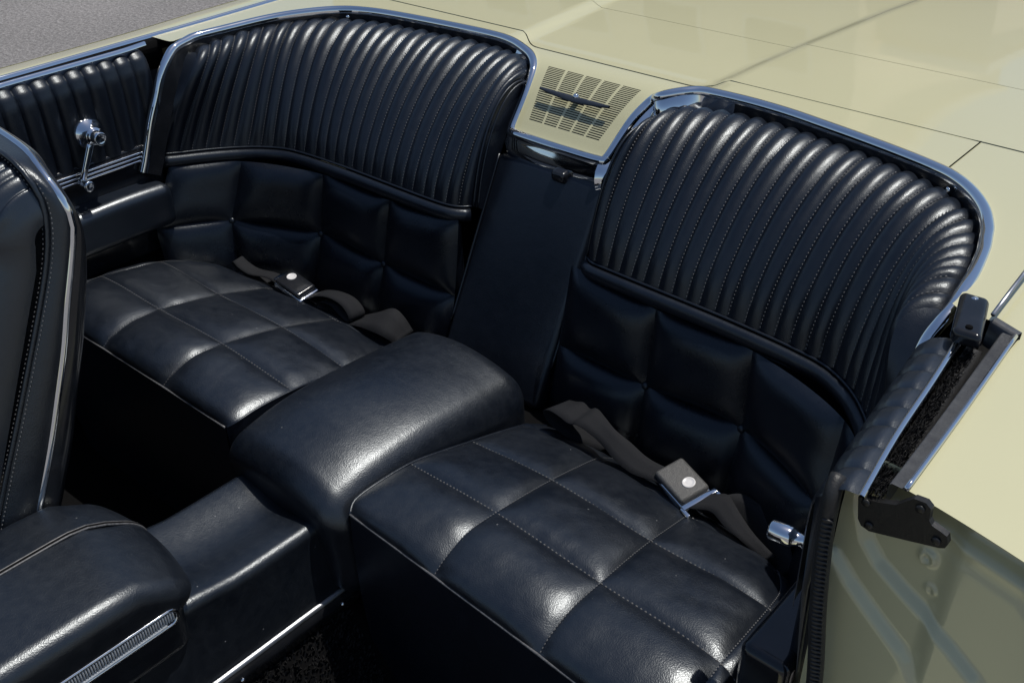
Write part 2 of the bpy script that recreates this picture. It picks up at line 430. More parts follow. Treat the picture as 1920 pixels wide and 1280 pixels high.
# short seam across the finish panel at the right rear corner
p0, p1 = V((.652, 1.243, 0)), V((.650, 1.128, 0))
pts = [p0.lerp(p1, i/8) for i in range(9)]
for p in pts: p.z = deck_z(p.x, p.y)+.0003
mk('panel_gap', *sweep(pts, [(-.0009, 0), (.0009, 0)], V((0, 0, 1))), DARK, car)
# quarter panels
for s in (-1, 1):
    pr = [(.985, 0), (.998, -.020), (1.012, -.05), (1.033, -.12), (1.05, -.30), (1.03, -.45), (.98, -.60)]
    def fn(u, v, s=s):
        y = DY+.001+(2.75-DY)*v; i = min(int(u*6), 5); t = u*6-i
        x = pr[i][0]*(1-t)+pr[i+1][0]*t; dz = pr[i][1]*(1-t)+pr[i+1][1]*t
        return V((s*x, y, deck_z(.985, y)+dz))
    mk('quarter_panel', *grid(13, 40, fn), PAINT, car, flip=s > 0)
    # far belt: front door skin continues ahead of the jamb on the far side only
    if s < 0:
        def fd(u, v):
            y = -.60+(JY-.004+.60)*v; i = min(int(u*7), 6); t = u*7-i
            q = [(-.855, .010), (-.92, .002)]+[(-a, b-.010) for a, b in pr[:6]]
            x = q[i][0]*(1-t)+q[i+1][0]*t; dz = q[i][1]*(1-t)+q[i+1][1]*t
            return V((x, y, .902+dz+.01*(y-JY)))
        mk('door_skin', *grid(15, 20, fd), PAINT, car)
# belt mouldings beside the window slots
bl = resample([(-.846, -.5, .910), (-.846, .2, .914), (-.846, .474, .917), (-.848, .62, .9185), (-.852, .80, .920), (-.843, .95, .923), (-.838, 1.10, .927), (-.832, 1.6, .935)], 60)
bl = [V((p.x, p.y, max(p.z, deck_z(p.x, p.y)+.003))) if p.y > .46 else p for p in bl]
mk('belt_moulding', *sweep(bl, [(.0045, -.012), (.004, 0), (.0015, .0015), (-.0015, .0015), (-.004, -.001), (-.0045, -.008)], V((0, 0, 1))), CHROME, car)
mk('belt_seal', *sweep([p+V((.012, 0, -.006)) for p in bl], [(.012, -.02), (.010, -.002), (-.010, .001)], V((0, 0, 1))), DARK, car)

# air extractor vent in the sloping centre
def on_notch(x, y, h=0):
    e = .001; dz = (deck_z(x, y+e)-deck_z(x, y-e))/(2*e); n = V((0, -dz, 1)).normalized()
    return V((x, y, deck_z(x, y)-.0008))+n*h
NR = 28
colx = [-1.0, -.62, -.56, -.21, -.15, .18, .24, .58, .64, 1.0]
for j in range(NR):
    t = j/(NR-1); y = 1.083+(1.166-1.083)*t; hw = .080+.024*t
    for k in range(5):
        a, b = colx[2*k]*hw, colx[2*k+1]*hw
        if k == 0: a = -hw
        q = []
        for (x, dy) in ((a, -.00058), (b, -.00058), (b, .00058), (a, .00058)): q.append(on_notch(x, y+dy, .0003))
        q2 = [on_notch(p.x, p.y, -.003) for p in q]
        mk('vent_slot', q+q2, [(0, 1, 2, 3), (0, 4, 5, 1), (1, 5, 6, 2), (2, 6, 7, 3), (3, 7, 4, 0)], DARK, car, smooth=False)
# winged bar emblem
eb = on_notch(0, 1.122, .013); nn = (on_notch(0, 1.122, .02)-on_notch(0, 1.122, .01)).normalized(); ty = V((0, 1, 0)).cross(V((1, 0, 0)))
along = V((1, 0, 0)); down = nn.cross(along)
def emb(u, v):
    x = (u-.5)*2; hw = .0062*(1-abs(x)**1.5*.55); a = v*2*math.pi
    return eb+along*x*.078+down*(-.0025*(1-x*x)+math.cos(a)*hw)+nn*(math.sin(a)*.0025+.003*abs(x))
vs, fs = grid(25, 11, emb)
em = mk('vent_emblem', vs, fs, EMB, car)
vs, fs = lathe(eb-nn*.013+down*.004, nn, [(0, .006), (.012, .006), (.016, .0045), (.0175, .001)], 12)
mk('emblem_boss', vs, fs, CHROME, em)

# latch under the lip of the vent
vs, fs = rbox((-.016, -.012, -.010), (.016, .014, .012), .008, 4, 2, frame_fn((.030, 1.040, .772), (1, .0, 0), (0, 1, .2), (0, -.2, 1)))
mk('release_latch', vs, fs, SHELL, car)

# door jamb on the near side ------------------------------------------------
rid1 = [(.835, .90), (.837, .865), (.850, .826), (.866, .806), (.891, .789), (.922, .771), (.947, .755), (.975, .733), (1.0, .70)]
rid2 = [(.826, .80), (.848, .775), (.870, .755), (.890, .738), (.908, .723), (.918, .712), (.935, .68)]
def dist_poly(x, z, P):
    best = 9; sd = 0
    for (x1, z1), (x2, z2) in zip(P, P[1:]):
        dx, dz = x2-x1, z2-z1; t = min(max(((x-x1)*dx+(z-z1)*dz)/(dx*dx+dz*dz), 0), 1)
        d = math.hypot(x-x1-dx*t, z-z1-dz*t)
        if d < best: best = d; sd = (x-x1)*dz-(z-z1)*dx
    return best, (1 if sd > 0 else -1)
def jamb(u, v):
    zz = .30+(.893-.30)*v
    xr = lerpt(.893-zz, [0, .02, .05, .12, .30, .45, .6], [.985, .998, 1.012, 1.033, 1.05, 1.03, .98])
    xl = .822+.018*sstep(.855, .885, zz); x = xl+(xr-xl)*u; zt = deck_z(min(x, .985), DY)-.0015-(.9*(x-.985) if x > .985 else 0); z = .30+(zt-.30)*v
    d1, s1 = dist_poly(x, z, rid1); d2, s2 = dist_poly(x, z, rid2)
    dep = .010*(1-sstep(-.006, .006, d1*s1))         # pressed steps, the lower side standing proud
    dep += .010*(1-sstep(-.007, .007, d2*s2))*(1-sstep(.915, .935, x)*.7)
    dep -= .005*math.exp(-((math.hypot(x-.905, z-.835)-.006)/.0025)**2)
    dep -= .003*math.exp(-((math.hypot(x-.915, z-.80)-.004)/.002)**2)
    dpt = zt-z
    dep += .010*math.exp(-((dpt-.020)/.008)**2)-.003*math.exp(-((dpt-.034)/.006)**2)
    return V((x, DY+.003-min(.009, dpt*.16)+dep, z))
mk('door_jamb', *grid(110, 220, jamb), PAINT, car, flip=True)
# striker / wedge plate
def plate(poly, y0, y1, mat, name, parent):
    n = len(poly); vs = [V((x, y0, z)) for x, z in poly]+[V((x, y1, z)) for x, z in poly]
    fs = [tuple(range(n)), tuple(range(2*n-1, n-1, -1))]+[(i, n+i, n+(i+1) % n, (i+1) % n) for i in range(n)]
    return mk(name, vs, fs, mat, parent, smooth=False)
pl = plate([(.843, .895), (.847, .871), (.851, .865), (.859, .863), (.892, .873), (.919, .8815), (.923, .884), (.9245, .889), (.922, .897), (.916, .899), (.908, .901), (.905, .905), (.904, .917), (.899, .921), (.889, .920), (.882, .912), (.876, .905), (.861, .899)], JY-.018, JY-.011, BRKT, 'striker_plate', car)
for (x, z) in ((.851, .893), (.858, .870), (.915, .888), (.896, .913)):
    vs, fs = lathe((x, JY-.018, z), (0, -1, 0), [(0, .0042), (.0018, .0040), (.0024, .002)], 12)
    mk('screw', vs, fs, BRKT, pl)
# weather strip down the jamb
wp = resample([(.822, .470, .905), (.8235, .459, .897), (.8245, .456, .882), (.826, .455, .84), (.833, .455, .76), (.845, .457, .654), (.852, .46, .52), (.854, .462, .42)], 90)
vs, fs = sweep(wp, [(.0078*math.cos(a), .010*math.sin(a)) for a in [i*math.pi/6 for i in range(12)]], V((0, -1, .01)), True)
mk('weather_strip', vs, fs, RUB, car)
for i in range(7, 86):
    p = wp[i]; q = wp[i+1]; d = (q-p).normalized()
    vs, fs = rbox((-.0050, -.002, -.0012), (.0050, .002, .0012), .0010, 1, 1, frame_fn(p+V((.0035, -.0082, 0)), (1, .3, 0), (-.3, 1, 0), d))
    mk('weather_strip_rib', vs, fs, RUB, car)
# window slot on the near side: fuzzy strip, channel, end cap, bracket, rod
for s in (1, -1):
    sl_ = [V((s*.848, JY+.035+(.80-JY-.035)*i/20, .885)) for i in range(21)]
    mk('window_slot', *sweep(sl_, [(-.020, .015), (-.020, -.03), (.020, -.03), (.020, .015)], V((0, 0, 1))), DARK, car)
chn = [V((.872, .480, .913)), V((.868, .60, .914)), V((.864, .70, .917)), V((.861, .772, .919))]
mk('window_channel', *sweep(resample(chn, 20), [(-.0095, -.03), (-.009, .000), (-.007, .002), (.002, .0015), (.0028, .0030), (.006, .0032), (.007, .001)], V((0, 0, 1))), CHAN, car)
mk('channel_edge', *tube([p+V((.0055, 0, .003)) for p in resample(chn, 20)], .0024, 8), CHROME, car)
mk('channel_end', *sweep([V((.868, .776, .920)), V((.838, .786, .922))], [(-.005, -.03), (-.005, .002), (.005, .003), (.006, -.01)], V((0, 0, 1))), CHAN, car)
vs, fs = rbox((-.0155, -.041, -.012), (.0155, .041, .006), .007, 4, 4, lambda p: V((.8205+p.x-.27*p.y, .764+p.y+.08*p.x, .930+p.z+.02*p.y)))
br = mk('corner_bracket', vs, fs, SHELL, car)
for (x, y, c) in ((.812, .795, CHROME), (.829, .735, DARK)):
    vs, fs = lathe((x, y, .9355), (0, 0, 1), [(0, .0040), (.0014, .0036), (.0020, .0015)], 12); mk('screw', vs, fs, c, br)
mk('roof_guide_rod', *tube([(.838, .778, .934), (.836, .84, .938), (.834, .92, .943), (.833, 1.0, .947)], .0026, 8), STEEL, car)
def fuzz():
    vs, fs = [], []
    for i in range(4200):
        y = random.uniform(.472, .74); x = .845+random.uniform(-.006, .006)+.08*(.6-y); z = .899+random.uniform(-.004, .008)
        d = V((random.uniform(-.4, 1), random.uniform(-1, 1), random.uniform(.2, 1))).normalized()*random.uniform(.004, .008); s = d.cross(V((.3, .5, .7))).normalized()*.0006
        k = len(vs); p = V((x, y, z)); vs += [p-s, p+s, p+d]; fs.append((k, k+1, k+2))
    return vs, fs
tag(mk('fuzzy_seal', *fuzz(), CARP, car, smooth=False), kind='stuff')
mk('seal_backing', *sweep([V((.853, .488, .895)), V((.836, .75, .900))], [(-.008, -.02), (-.008, .004), (.008, .004), (.008, -.02)], V((0, 0, 1))), RUB, car)

# floor
def floor_z(x):
    a = abs(x); return .275 if a < .115 else (.275-(a-.115)*1.35 if a < .22 else .133)
fv, ff = grid(84, 12, lambda u, v: V((-.83+1.66*u, -1.0+1.9*v, floor_z(-.83+1.66*u))))
mk('floor_pan', fv, ff, DARK, car)  # near black: the footwell shade is put into its colour
def pile():
    vs, fs = [], []
    for i in range(9000):
        x = random.uniform(.112, .36); y = random.uniform(.02, .40); p = V((x, y, floor_z(x)-.002)); a = random.uniform(0, 6.28)
        d = V((math.cos(a)*.004+.003, math.sin(a)*.004, random.uniform(.006, .012))); s = V((-math.sin(a), math.cos(a), 0))*.0018
        k = len(vs); vs += [p-s, p+s, p+d*.6+s*.9, p+d*.6-s*.9, p+d]; fs += [(k, k+1, k+2, k+3), (k+3, k+2, k+4)]
    return vs, fs
tag(mk('carpet_pile', *pile(), CARP, car), 'black loop pile carpet beside the tunnel', kind='stuff')
# cabin walls below the trim, and an added black sheet behind the seats to block light
for s in (-1, 1):
    mk('inner_side_wall', *grid(2, 2, lambda u, v, s=s: V((s*.822, -.6 if s < 0 else .52, .12))+V((0, (1.75 if s < 0 else .7)*u, .74*v))), LEAB, car, smooth=False)
mk('bulkhead_light_block', *grid(2, 2, lambda u, v: V((-.82+1.64*u, 1.22, .26+.62*v))), DARK, car, smooth=False)
mk('seat_riser', *rbox((-.74, .44, .12), (.74, .97, .395), .01, 2, 2), DARK, car)  # black block added to keep the gap behind the armrest dark
mk('sill_plate', *rbox((.83, -.6, .22), (.99, .44, .30), .02, 3, 3), PAINT, car)

# ================================================================== REAR SEATS
BOT = [(.127, .974, .690), (.142, .957, .691), (.170, .946, .692), (.23, .941, .693), (.317, .938, .694), (.42, .935, .695), (.501, .931, .695), (.56, .926, .695), (.617, .915, .695), (.667, .886, .695), (.706, .846, .696), (.737, .80, .698), (.761, .756, .700), (.776, .728, .702)]
TOP_R = [(.178, 1.076, .892), (.188, 1.108, .902), (.210, 1.133, .908), (.239, 1.149, .909), (.297, 1.161, .909), (.361, 1.162, .909), (.426, 1.156, .909), (.490, 1.145, .909), (.553, 1.130, .909), (.617, 1.107, .909), (.662, 1.084, .909), (.698, 1.060, .908), (.724, 1.036, .906), (.740, 1.009, .904), (.752, .980, .902), (.760, .950, .900), (.767, .910, .898), (.771, .870, .894), (.774, .835, .886)]
TOP_L = [(.133, 1.118, .890), (.148, 1.146, .904), (.185, 1.167, .910), (.240, 1.178, .910), (.307, 1.178, .910), (.421, 1.168, .910), (.527, 1.153, .910), (.583, 1.143, .910), (.664, 1.104, .910), (.712, 1.066, .909), (.739, 1.036, .907), (.755, 1.003, .905), (.764, .961, .903), (.770, .920, .900), (.774, .877, .896), (.776, .840, .888)]
NRIB = 27
BOT_R = [(.160, .958, .690), (.174, .947, .691), (.20, .943, .692)]+BOT[4:]
rows_y = [
 [(.156, .405, .495), (.335, .401, .4945), (.528, .395, .4945), (.72, .387, .492), (.775, .39, .470)],
 [(.146, .425, .503), (.335, .426, .511), (.528, .418, .511), (.72, .408, .511), (.772, .41, .487)],
 [(.146, .470, .506), (.335, .470, .525), (.528, .462, .523), (.72, .452, .526), (.768, .45, .497)],
 [(.147, .535, .502), (.335, .528, .520), (.528, .519, .521), (.717, .507, .528), (.763, .50, .498)],
 [(.152, .598, .489), (.334, .592, .509), (.525, .581, .512), (.714, .571, .520), (.760, .565, .49)],
 [(.156, .661, .472), (.332, .655, .494), (.522, .643, .499), (.710, .634, .509), (.752, .630, .478)],
 [(.160, .720, .456), (.329, .714, .476), (.519, .699, .483), (.700, .686, .490), (.738, .684, .460)],
 [(.164, .782, .436), (.326, .773, .455), (.515, .752, .464), (.675, .732, .468), (.708, .735, .44)],
 [(.168, .835, .405), (.323, .828, .418), (.510, .806, .425), (.650, .772, .425), (.675, .770, .405)],
]
rowv = [0, .25*1/3, .25*2/3, .25, .375, .5, .625, .75, 1.0]
colu = [0, .29, .60, .90, 1.0]
rowv_cells = [0, .25, .5, .75, 1.0]
def cush_base(u, v):
    cols = []
    for r in rows_y: cols.append(V([slerpt(u, colu, [c[i] for c in r]) for i in range(3)]))
    return V([slerpt(v, rowv, [c[i] for c in cols]) for i in range(3)])
low = [
 [(.135, .942, .672), (.317, .932, .660), (.501, .917, .668), (.682, .845, .672), (.768, .725, .676)],
 [(.132, .930, .600), (.320, .920, .592), (.505, .907, .600), (.685, .824, .612), (.766, .695, .62)],
 [(.130, .915, .520), (.323, .906, .526), (.509, .897, .537), (.685, .798, .550), (.762, .665, .560)],
 [(.130, .900, .46), (.324, .890, .466), (.510, .878, .476), (.675, .79, .490), (.752, .66, .50)],
 [(.130, .885, .40), (.325, .872, .40), (.51, .858, .41), (.66, .785, .42), (.74, .655, .44)],
]
lowv = [0, .3, .55, .78, 1.0]; lowu = [0, .24, .5, .77, 1.0]; lowcells = [0, .55, 1.0]
def low_base(u, v):
    cols = [V([slerpt(u, lowu, [c[i] for c in r]) for i in range(3)]) for r in low]
    return V([slerpt(v, lowv, [c[i] for c in cols]) for i in range(3)])
def nrm(fn, u, v, e=.004):
    a = fn(min(u+e, 1), v)-fn(max(u-e, 0), v); b = fn(u, min(v+e, 1))-fn(u, max(v-e, 0))
    n = a.cross(b)
    return n.normalized()
def rear_seat(s, label):
    BT = BOT if s < 0 else BOT_R
    root = thing('rear_seat', label, 'car seat', 'rear bucket seats')
    mx = MX(s); fl = s < 0
    sd = 11.3*s
    # ---- cushion: every quilted square a panel
    cu = mk('cushion', *rbox((.150, .41, .27), (.76, .80, .44), .02, 2, 4, mx), LEAB, root, flip=fl)
    sv = []
    for ci in range(4):
        for cj in range(4):
            u0, u1 = colu[ci], colu[ci+1]; v0, v1 = rowv_cells[cj], rowv_cells[cj+1]
            amp = (.0105 if ci < 3 else .005)*(1, 1, .95, .5)[cj]*(1+.15*noise.noise(V((ci*3.1, cj*2.7, sd))))
            def fn(a, b):
                u = u0+(u1-u0)*a; v = v0+(v1-v0)*b
                p = cush_base(u, v); n = nrm(cush_base, u, v)
                if n.z < 0: n = -n
                pa = 1-abs(2*a-1)**4.4; pb = 1-abs(2*b-1)**4.4
                if cj == 0 and b < .5: pb = 1-abs(2*b-1)**5
                h = amp*(max(pa, 0)**.85)*(max(pb, 0)**.85)
                ed = min(1, 6*pa)*min(1, 6*pb)
                h += ed*(.0016*noise.noise(p*16+V((sd, 0, 0)))+.0007*noise.noise(p*48+V((0, sd, 0))))
                return mx(p+n*h)
            mk('tuft_panel', *grid(27, 27, fn), LEA, cu, flip=fl)
    st = []
    for v in (.25, .5, .75):
        pp = [(mx(cush_base(i/60, v))+V((0, 0, .0006)), V((0, 0, 1))) for i in range(61)]; st.append(stitch(pp, .0045, .0028, .0012, .001))
    for u in (.29, .60, .90):
        pp = [(mx(cush_base(u, i/60*.98))+V((.0012*s, 0, .0024)), V((0, -.2, 1))) for i in range(61)]; st.append(stitch(pp, .0038, .0016, .0011, .0010))
    tag(mk('stitching', *join(st), THREAD2, cu, flip=fl), kind='stuff')
    pth = [mx(cush_base(i/50, 0)) for i in range(51)]
    mk('welt', *tube(pth, .0019, 8), PIPE, cu)
    inn = [mx(cush_base(0, i/50)) for i in range(51)]
    mk('welt', *tube([p+V((0, 0, .0)) for p in inn], .0024, 8), LEAB, cu)
    def skirt(a, b):
        p = cush_base(a, 0); return mx(V((p.x, p.y+.012*sstep(0, 1, b)+.006*math.sin(b*3.1)*-1, p.z*(1-b)+.12*b)))
    mk('front_skirt', *grid(24, 8, skirt), LEAB, cu, flip=not fl)
    def side_in(a, b):
        p = cush_base(0, a); return mx(V((p.x-.002, p.y, p.z*(1-b)+.30*b)))
    mk('side_skirt', *grid(20, 3, side_in), LEAB, cu, flip=fl)
    # ---- lower backrest: button tufted
    lb = mk('lower_backrest', *rbox((.14, .93, .42), (.70, .96, .66), .01, 2, 2, mx), LEAB, root, flip=fl)
    for ci in range(4):
        for cj in range(2):
            u0, u1 = lowu[ci], lowu[ci+1]; v0, v1 = lowcells[cj], lowcells[cj+1]
            def fn(a, b):
                u = u0+(u1-u0)*a; v = v0+(v1-v0)*b; p = low_base(u, v); n = nrm(low_base, u, v)
                if n.y > 0: n = -n
                pa = max(1-abs(2*a-1)**3.4, 0)**.75; pb = max(1-abs(2*b-1)**3.4, 0)**.75
                h = .024*pa*pb+.002*noise.noise(p*14+V((sd, 3, 0)))*pa*pb
                if ci == 3: h *= .55
                return mx(p+n*h)
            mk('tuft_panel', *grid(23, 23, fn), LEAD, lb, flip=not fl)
    for u in lowu[1:4]:
        p = low_base(u, .55); n = nrm(low_base, u, .55)
        if n.y > 0: n = -n
        vs, fs = lathe(mx(p-n*.002), mx(n), [(0, .007), (.003, .0068), (.0055, .005), (.0065, .002)], 14); mk('button', vs, fs, LEAB, lb)
    # ---- roll and fluted upper backrest
    top = [(x-.008*sstep(.70, .76, x), y, z) for x, y, z in (TOP_R if s > 0 else TOP_L)]
    ub = bpy.data.objects.new('upper_backrest', None); col.objects.link(ub); ub.parent = root
    band = resample([(x, y-.008, z-.0145) for x, y, z in BT], 60)
    mk('roll', *sweep([mx(p) for p in band], circ(.0105, 12, .0125), V((0, 0, 1)), True), LEAB, ub, flip=fl)
    mk('welt', *tube([mx(p) for p in resample([(x, y-.004, z+.001) for x, y, z in BT], 80)], .0024, 6), LEAB, ub)
    NB = 8; n_lines = 1081
    Bp = resample(BT, n_lines); Tp = resample(top, n_lines)
    rj = random.Random(5+s)
    bnd = [0]+[round((r+rj.uniform(-.10, .10))/NRIB*(n_lines-1)) for r in range(1, NRIB)]+[n_lines-1]
    full = [rj.uniform(.82, 1.15) for _ in range(NRIB)]
    NV = 20
    def inward(k):
        d = Tp[min(k+14, n_lines-1)]-Tp[max(k-14, 0)]; q = V((d.y, -d.x, 0)).normalized(); kk = sstep(.16, .05, k/n_lines); return q.lerp(V((0, -1, 0)), kk).normalized()
    INW = [inward(k) for k in range(n_lines)]
    def prof_pt(k, v):
        B, T = Bp[k], Tp[k]; h = V((T.x-B.x, T.y-B.y, 0)); dz = T.z-B.z; w_ = INW[k]
        hn_ = h.dot(w_); ht = h-w_*hn_
        if v <= 1:
            P1 = B+ht*.30+w_*hn_*.12+V((0, 0, dz*.46)); P2 = T-ht*.30+w_*.078+V((0, 0, dz*.03)); t = v
            return B*(1-t)**3+P1*3*t*(1-t)**2+P2*3*t*t*(1-t)+T*t**3
        t = (v-1)/.14
        return T-w_*.020*math.sin(t*math.pi/2)+V((0, 0, -.024*(1-math.cos(t*math.pi/2))))
    def base(k, v):
        return prof_pt(min(max(k, 0), n_lines-1), v)
    st = []
    for r in range(NRIB):
        def fn(a, b):
            k = round(bnd[r]+(bnd[r+1]-bnd[r])*a+(2.2*noise.noise(V((bnd[r]*.7 if a < .5 else bnd[r+1]*.7, b*5, sd))) if a in (0, 1) and 0 < r < NRIB-1 else 0)); v = b*1.14; p = base(k, v)
            du = base(k+12, v)-base(k-12, v); e = .02; dv_ = base(k, min(v+e, 1.14))-base(k, max(v-e, 0)); n = du.cross(dv_).normalized()
            if n.dot(INW[min(max(k, 0), n_lines-1)]+V((0, 0, .8))) < 0: n = -n
            q = 1-(2*a-1)**2
            h = .0060*full[r]*q**.9*min(1, .45+v*5)*(1+.12*noise.noise(V((r*1.7, v*4, sd))))+.0006*noise.noise(p*40)
            if v > 1: h *= 1-.3*(v-1)/.14
            return mx(p+n*h)
        mk('flute', *grid(NB+1, NV, fn), LEAB, ub, flip=fl)
        if r:
            pp = []
            for i in range(40):
                v = .01+i/39*.97; k = bnd[r]; p = base(k, v); du = base(k+12, v)-base(k-12, v); dv_ = base(k, v+.02)-base(k, max(v-.02, 0)); n = du.cross(dv_).normalized()
                if n.dot(INW[k]+V((0, 0, .8))) < 0: n = -n
                pp.append((mx(p+n*.0020), mx(n)))
            st.append(stitch(pp, .0034, .0026, .0010, .0010))
    tag(mk('stitching', *join(st), THREAD, ub, flip=fl), kind='stuff')
    # plain border at the wing and the inner gusset with its welts
    def wing(a, b):
        p = base(n_lines-1, b); e = V((.790, .668+.135*min(b, 1)+.0, .700+.190*b)); return mx(p.lerp(V((e.x-.004, e.y+.012, min(e.z, .897))), a))
    mk('wing_border', *grid(5, 16, wing), LEAB, ub, flip=fl)
    def gus(a, b):
        p = base(0, b*1.14); return mx(p+V((-.004*a, .045*a, -.03*a)))
    mk('gusset', *grid(4, 20, gus), LEAB, ub, flip=not fl)
    for off in (0, .007):
        mk('welt', *tube([mx(base(0, i/24*1.05)+V((-.003-off*.4, off*1.3-.002, -off*.6))) for i in range(25)], .0022, 6, V((1, 0, 0))), LEAB, ub)
    return root
rear_seat(-1, 'black quilted rear bucket seat on the far side, by the window crank')
rear_seat(1, 'black quilted rear bucket seat nearest the open door jamb')

# ---- centre panel between the seat backs
cp = thing('centre_back_panel', 'plain black upright panel between the two fluted rear backrests', 'seat panel')
o = V((0, .889, .470)); ey = V((0, .157, .307)).normalized(); ez = V((0, -ey.z, ey.y))
vs, fs = rbox((-.124, -.075, -.035), (.124, .345, 0), .012, 4, 8, lambda p: o+V((p.x, 0, 0))+ey*p.y+ez*(p.z+.004*(1-(p.x/.124)**2)*(1 if p.z > -.01 else 0)))
mk('pad', vs, fs, LEAB, cp)
for s in (-1, 1):
    mk('welt', *tube([o+V((s*.126, 0, 0))+ey*(.01+.33*i/20)+ez*(-.006) for i in range(21)], .0026, 6, V((1, 0, 0))), LEAB, cp)

# ---- centre armrest between the cushions
ar = thing('centre_divider', 'smooth black padded armrest hump between the two rear cushions', 'armrest')
def arm(p):
    x, y, z = p
    k = sstep(.36, .50, z)
    z += k*(.020-.036*abs(x/.15)**2.2-.016*sstep(.55, .84, y)+.005*math.sin((y-.38)*7))
    z += k*.0015*noise.noise(p*12)
    fr = sstep(.55, .37, y); z -= .018*fr*k*fr
    y -= .012*sstep(.50, .36, z)*sstep(.5, .38, p.y)*-1
    return V((x*(1-.02*k), y, z))
vs, fs = rbox((-.150, .376, .30), (.150, .826, .520), .042, 7, 16, arm); mk('pad', vs, fs, LEA, ar)

# ---- tunnel cover ahead of the rear seat
tu = thing('tunnel_cover', 'low black vinyl tunnel cover with bright strip ahead of the armrest', 'tunnel cover')
def tun(p):
    x, y, z = p; k = sstep(.36, .44, z)
    z -= k*.012*(1-sstep(.0, .085, abs(x)))*1.0
    z += k*.014*sstep(.26, .15, y)
    x *= 1+.12*(1-sstep(.30, .44, z))
    return V((x, y, z))
vs, fs = rbox((-.098, .06, .25), (.098, .42, .452), .016, 4, 10, tun); mk('cover', vs, fs, LEAC, tu)
stp = [V((.1135-.004, -.1+.56*i/24, .305)) for i in range(25)]
mk('bright_strip', *sweep(stp, [(.001, .010), (.004, .0098), (.0068, .007), (.0075, .004)], V((0, 0, 1))), SATIN, tu)
mk('kick_strip', *sweep(stp, [(.0085, .004), (.010, .0), (.012, -.006), (.013, -.024), (.0, -.024)], V((0, 0, 1))), SHELL, tu)
for y in (.39, .20):
    vs, fs = lathe((.1225, y, .293), (1, 0, .2), [(0, .0045), (.002, .004), (.003, .002)], 12); mk('screw', vs, fs, CHROME, tu)

# ---- console between the front seats
co = thing('centre_console', 'black padded console lid with ribbed lamp lens, in front at lower left', 'console')
CX = -.005
def con(p):
    x, y, z = p; k = sstep(.47, .55, z)
    z += k*(.005*(1-(x/.13)**2))-.045*sstep(.06, .17, y)**2*k-.03*max(0, (-.02-y))*0
    x *= 1-.10*sstep(.54, .40, z)
    return V((x+CX, y+.02*k*(1-(x/.13)**2)*sstep(.05, .16, y)-.012*(1-k), z))
vs, fs = rbox((-.128, -.62, .40), (.128, .168, .565), .024, 7, 16, con); mk('padded_lid', vs, fs, LEAC, co)
vs, fs = rbox((-.105+CX, -.60, .25), (.105+CX, .12, .46), .012, 3, 4); mk('base', vs, fs, SHELL, co)
lp = []
for i in range(36): lp.append(con(V((-.030, -.55+.694*i/35, .565)))+V((0, 0, .0006)))
for i in range(1, 9):
    ph = math.pi/2*i/8; lp.append(con(V((-.030, .144+.024*math.sin(ph), .541+.024*math.cos(ph))))+V((0, math.sin(ph)*.0006, math.cos(ph)*.0006)))
for dx in (-.0032, .0032):
    mk('lid_bead', *tube([p+V((dx, 0, .0)) for p in lp], .0016, 6), PIPE, co)
mk('lid_groove', *tube(lp, .0022, 6), DARK, co)
# lens with chrome surround on the near flank
lx = .121+CX; ez_ = V((.96, 0, -.28)).normalized()
def oval(t, a, b, y0=-.5, y1=.138, zc=.474):
    # stadium outline in the flank plane, t 0..1
    P = []
    n = 40
    for i in range(n): P.append((y0+(y1-y0-b)*i/(n-1), b))
    for i in range(1, 12): an = math.pi/2-math.pi*i/12; P.append((y1-b+b*math.cos(an), b*math.sin(an)))
    for i in range(n): P.append((y1-b-(y1-y0-b)*i/(n-1), -b))
    return P
def flank(y, h, out): return V((lx+out, y, .489+h))
ov = oval(0, 0, .0125)
mk('lens_surround', *sweep([flank(y, h, .004) for y, h in ov], circ(.0026, 8), V((1, 0, 0)), True), CHROME, co)
mk('lens_back', *grid(30, 2, lambda u, v: flank(-.5+.628*u, -.011+.022*v, .0005)), BRKT, co, smooth=False)
for i in range(118):
    y = -.29+.0036*i
    vs, fs = rbox((-.0018, -.0012, -.0065), (.0022, .0012, .0105), .0010, 1, 1, frame_fn(flank(y, 0, .004), (1, 0, 0), (0, 1, 0), (0, 0, 1)))
    mk('lens_rib', vs, fs, LENS, co)

mk('lens_lower_bead', *tube([flank(-.30+.42*i/30, -.0085, .004) for i in range(31)], .0030, 8), LENS, co)
# ---- front passenger seat back
fs_ = thing('front_seat', 'black front passenger seat back with chrome edge strip, cropped at the left', 'car seat')
EDGE = [(-.42, .225, 1.030), (-.22, .223, 1.021), (-.18, .224, 1.0146), (-.155, .226, .997), (-.145, .229, .966), (-.14, .221, .928), (-.14, .206, .885), (-.14, .177, .824), (-.14, .142, .755), (-.14, .106, .685), (-.14, .070, .617), (-.14, .03, .54)]
CHR = [(-.42, .262, 1.020), (-.24, .256, 1.014), (-.172, .247, 1.001), (-.140, .2475, .977), (-.13, .251, .945), (-.13, .245, .917), (-.13, .229, .874), (-.13, .212, .831), (-.13, .191, .773), (-.13, .165, .712), (-.13, .132, .637), (-.13, .08, .53)]
BACK = [(-.42, .276, 1.008), (-.25, .270, 1.003), (-.186, .258, .992), (-.154, .257, .968), (-.145, .261, .936), (-.145, .261, .892), (-.145, .251, .845), (-.145, .232, .786), (-.145, .213, .736), (-.145, .189, .676), (-.145, .165, .615), (-.145, .115, .51)]
E_, C_, K_ = [resample(q, 40) for q in (EDGE, CHR, BACK)]
def side(a, b):
    i = round(b*39); p = E_[i].lerp(C_[i], a); return p+V((.006*math.sin(a*math.pi), 0, 0))
mk('side_bolster', *grid(8, 40, side), LEAC, fs_, flip=False)
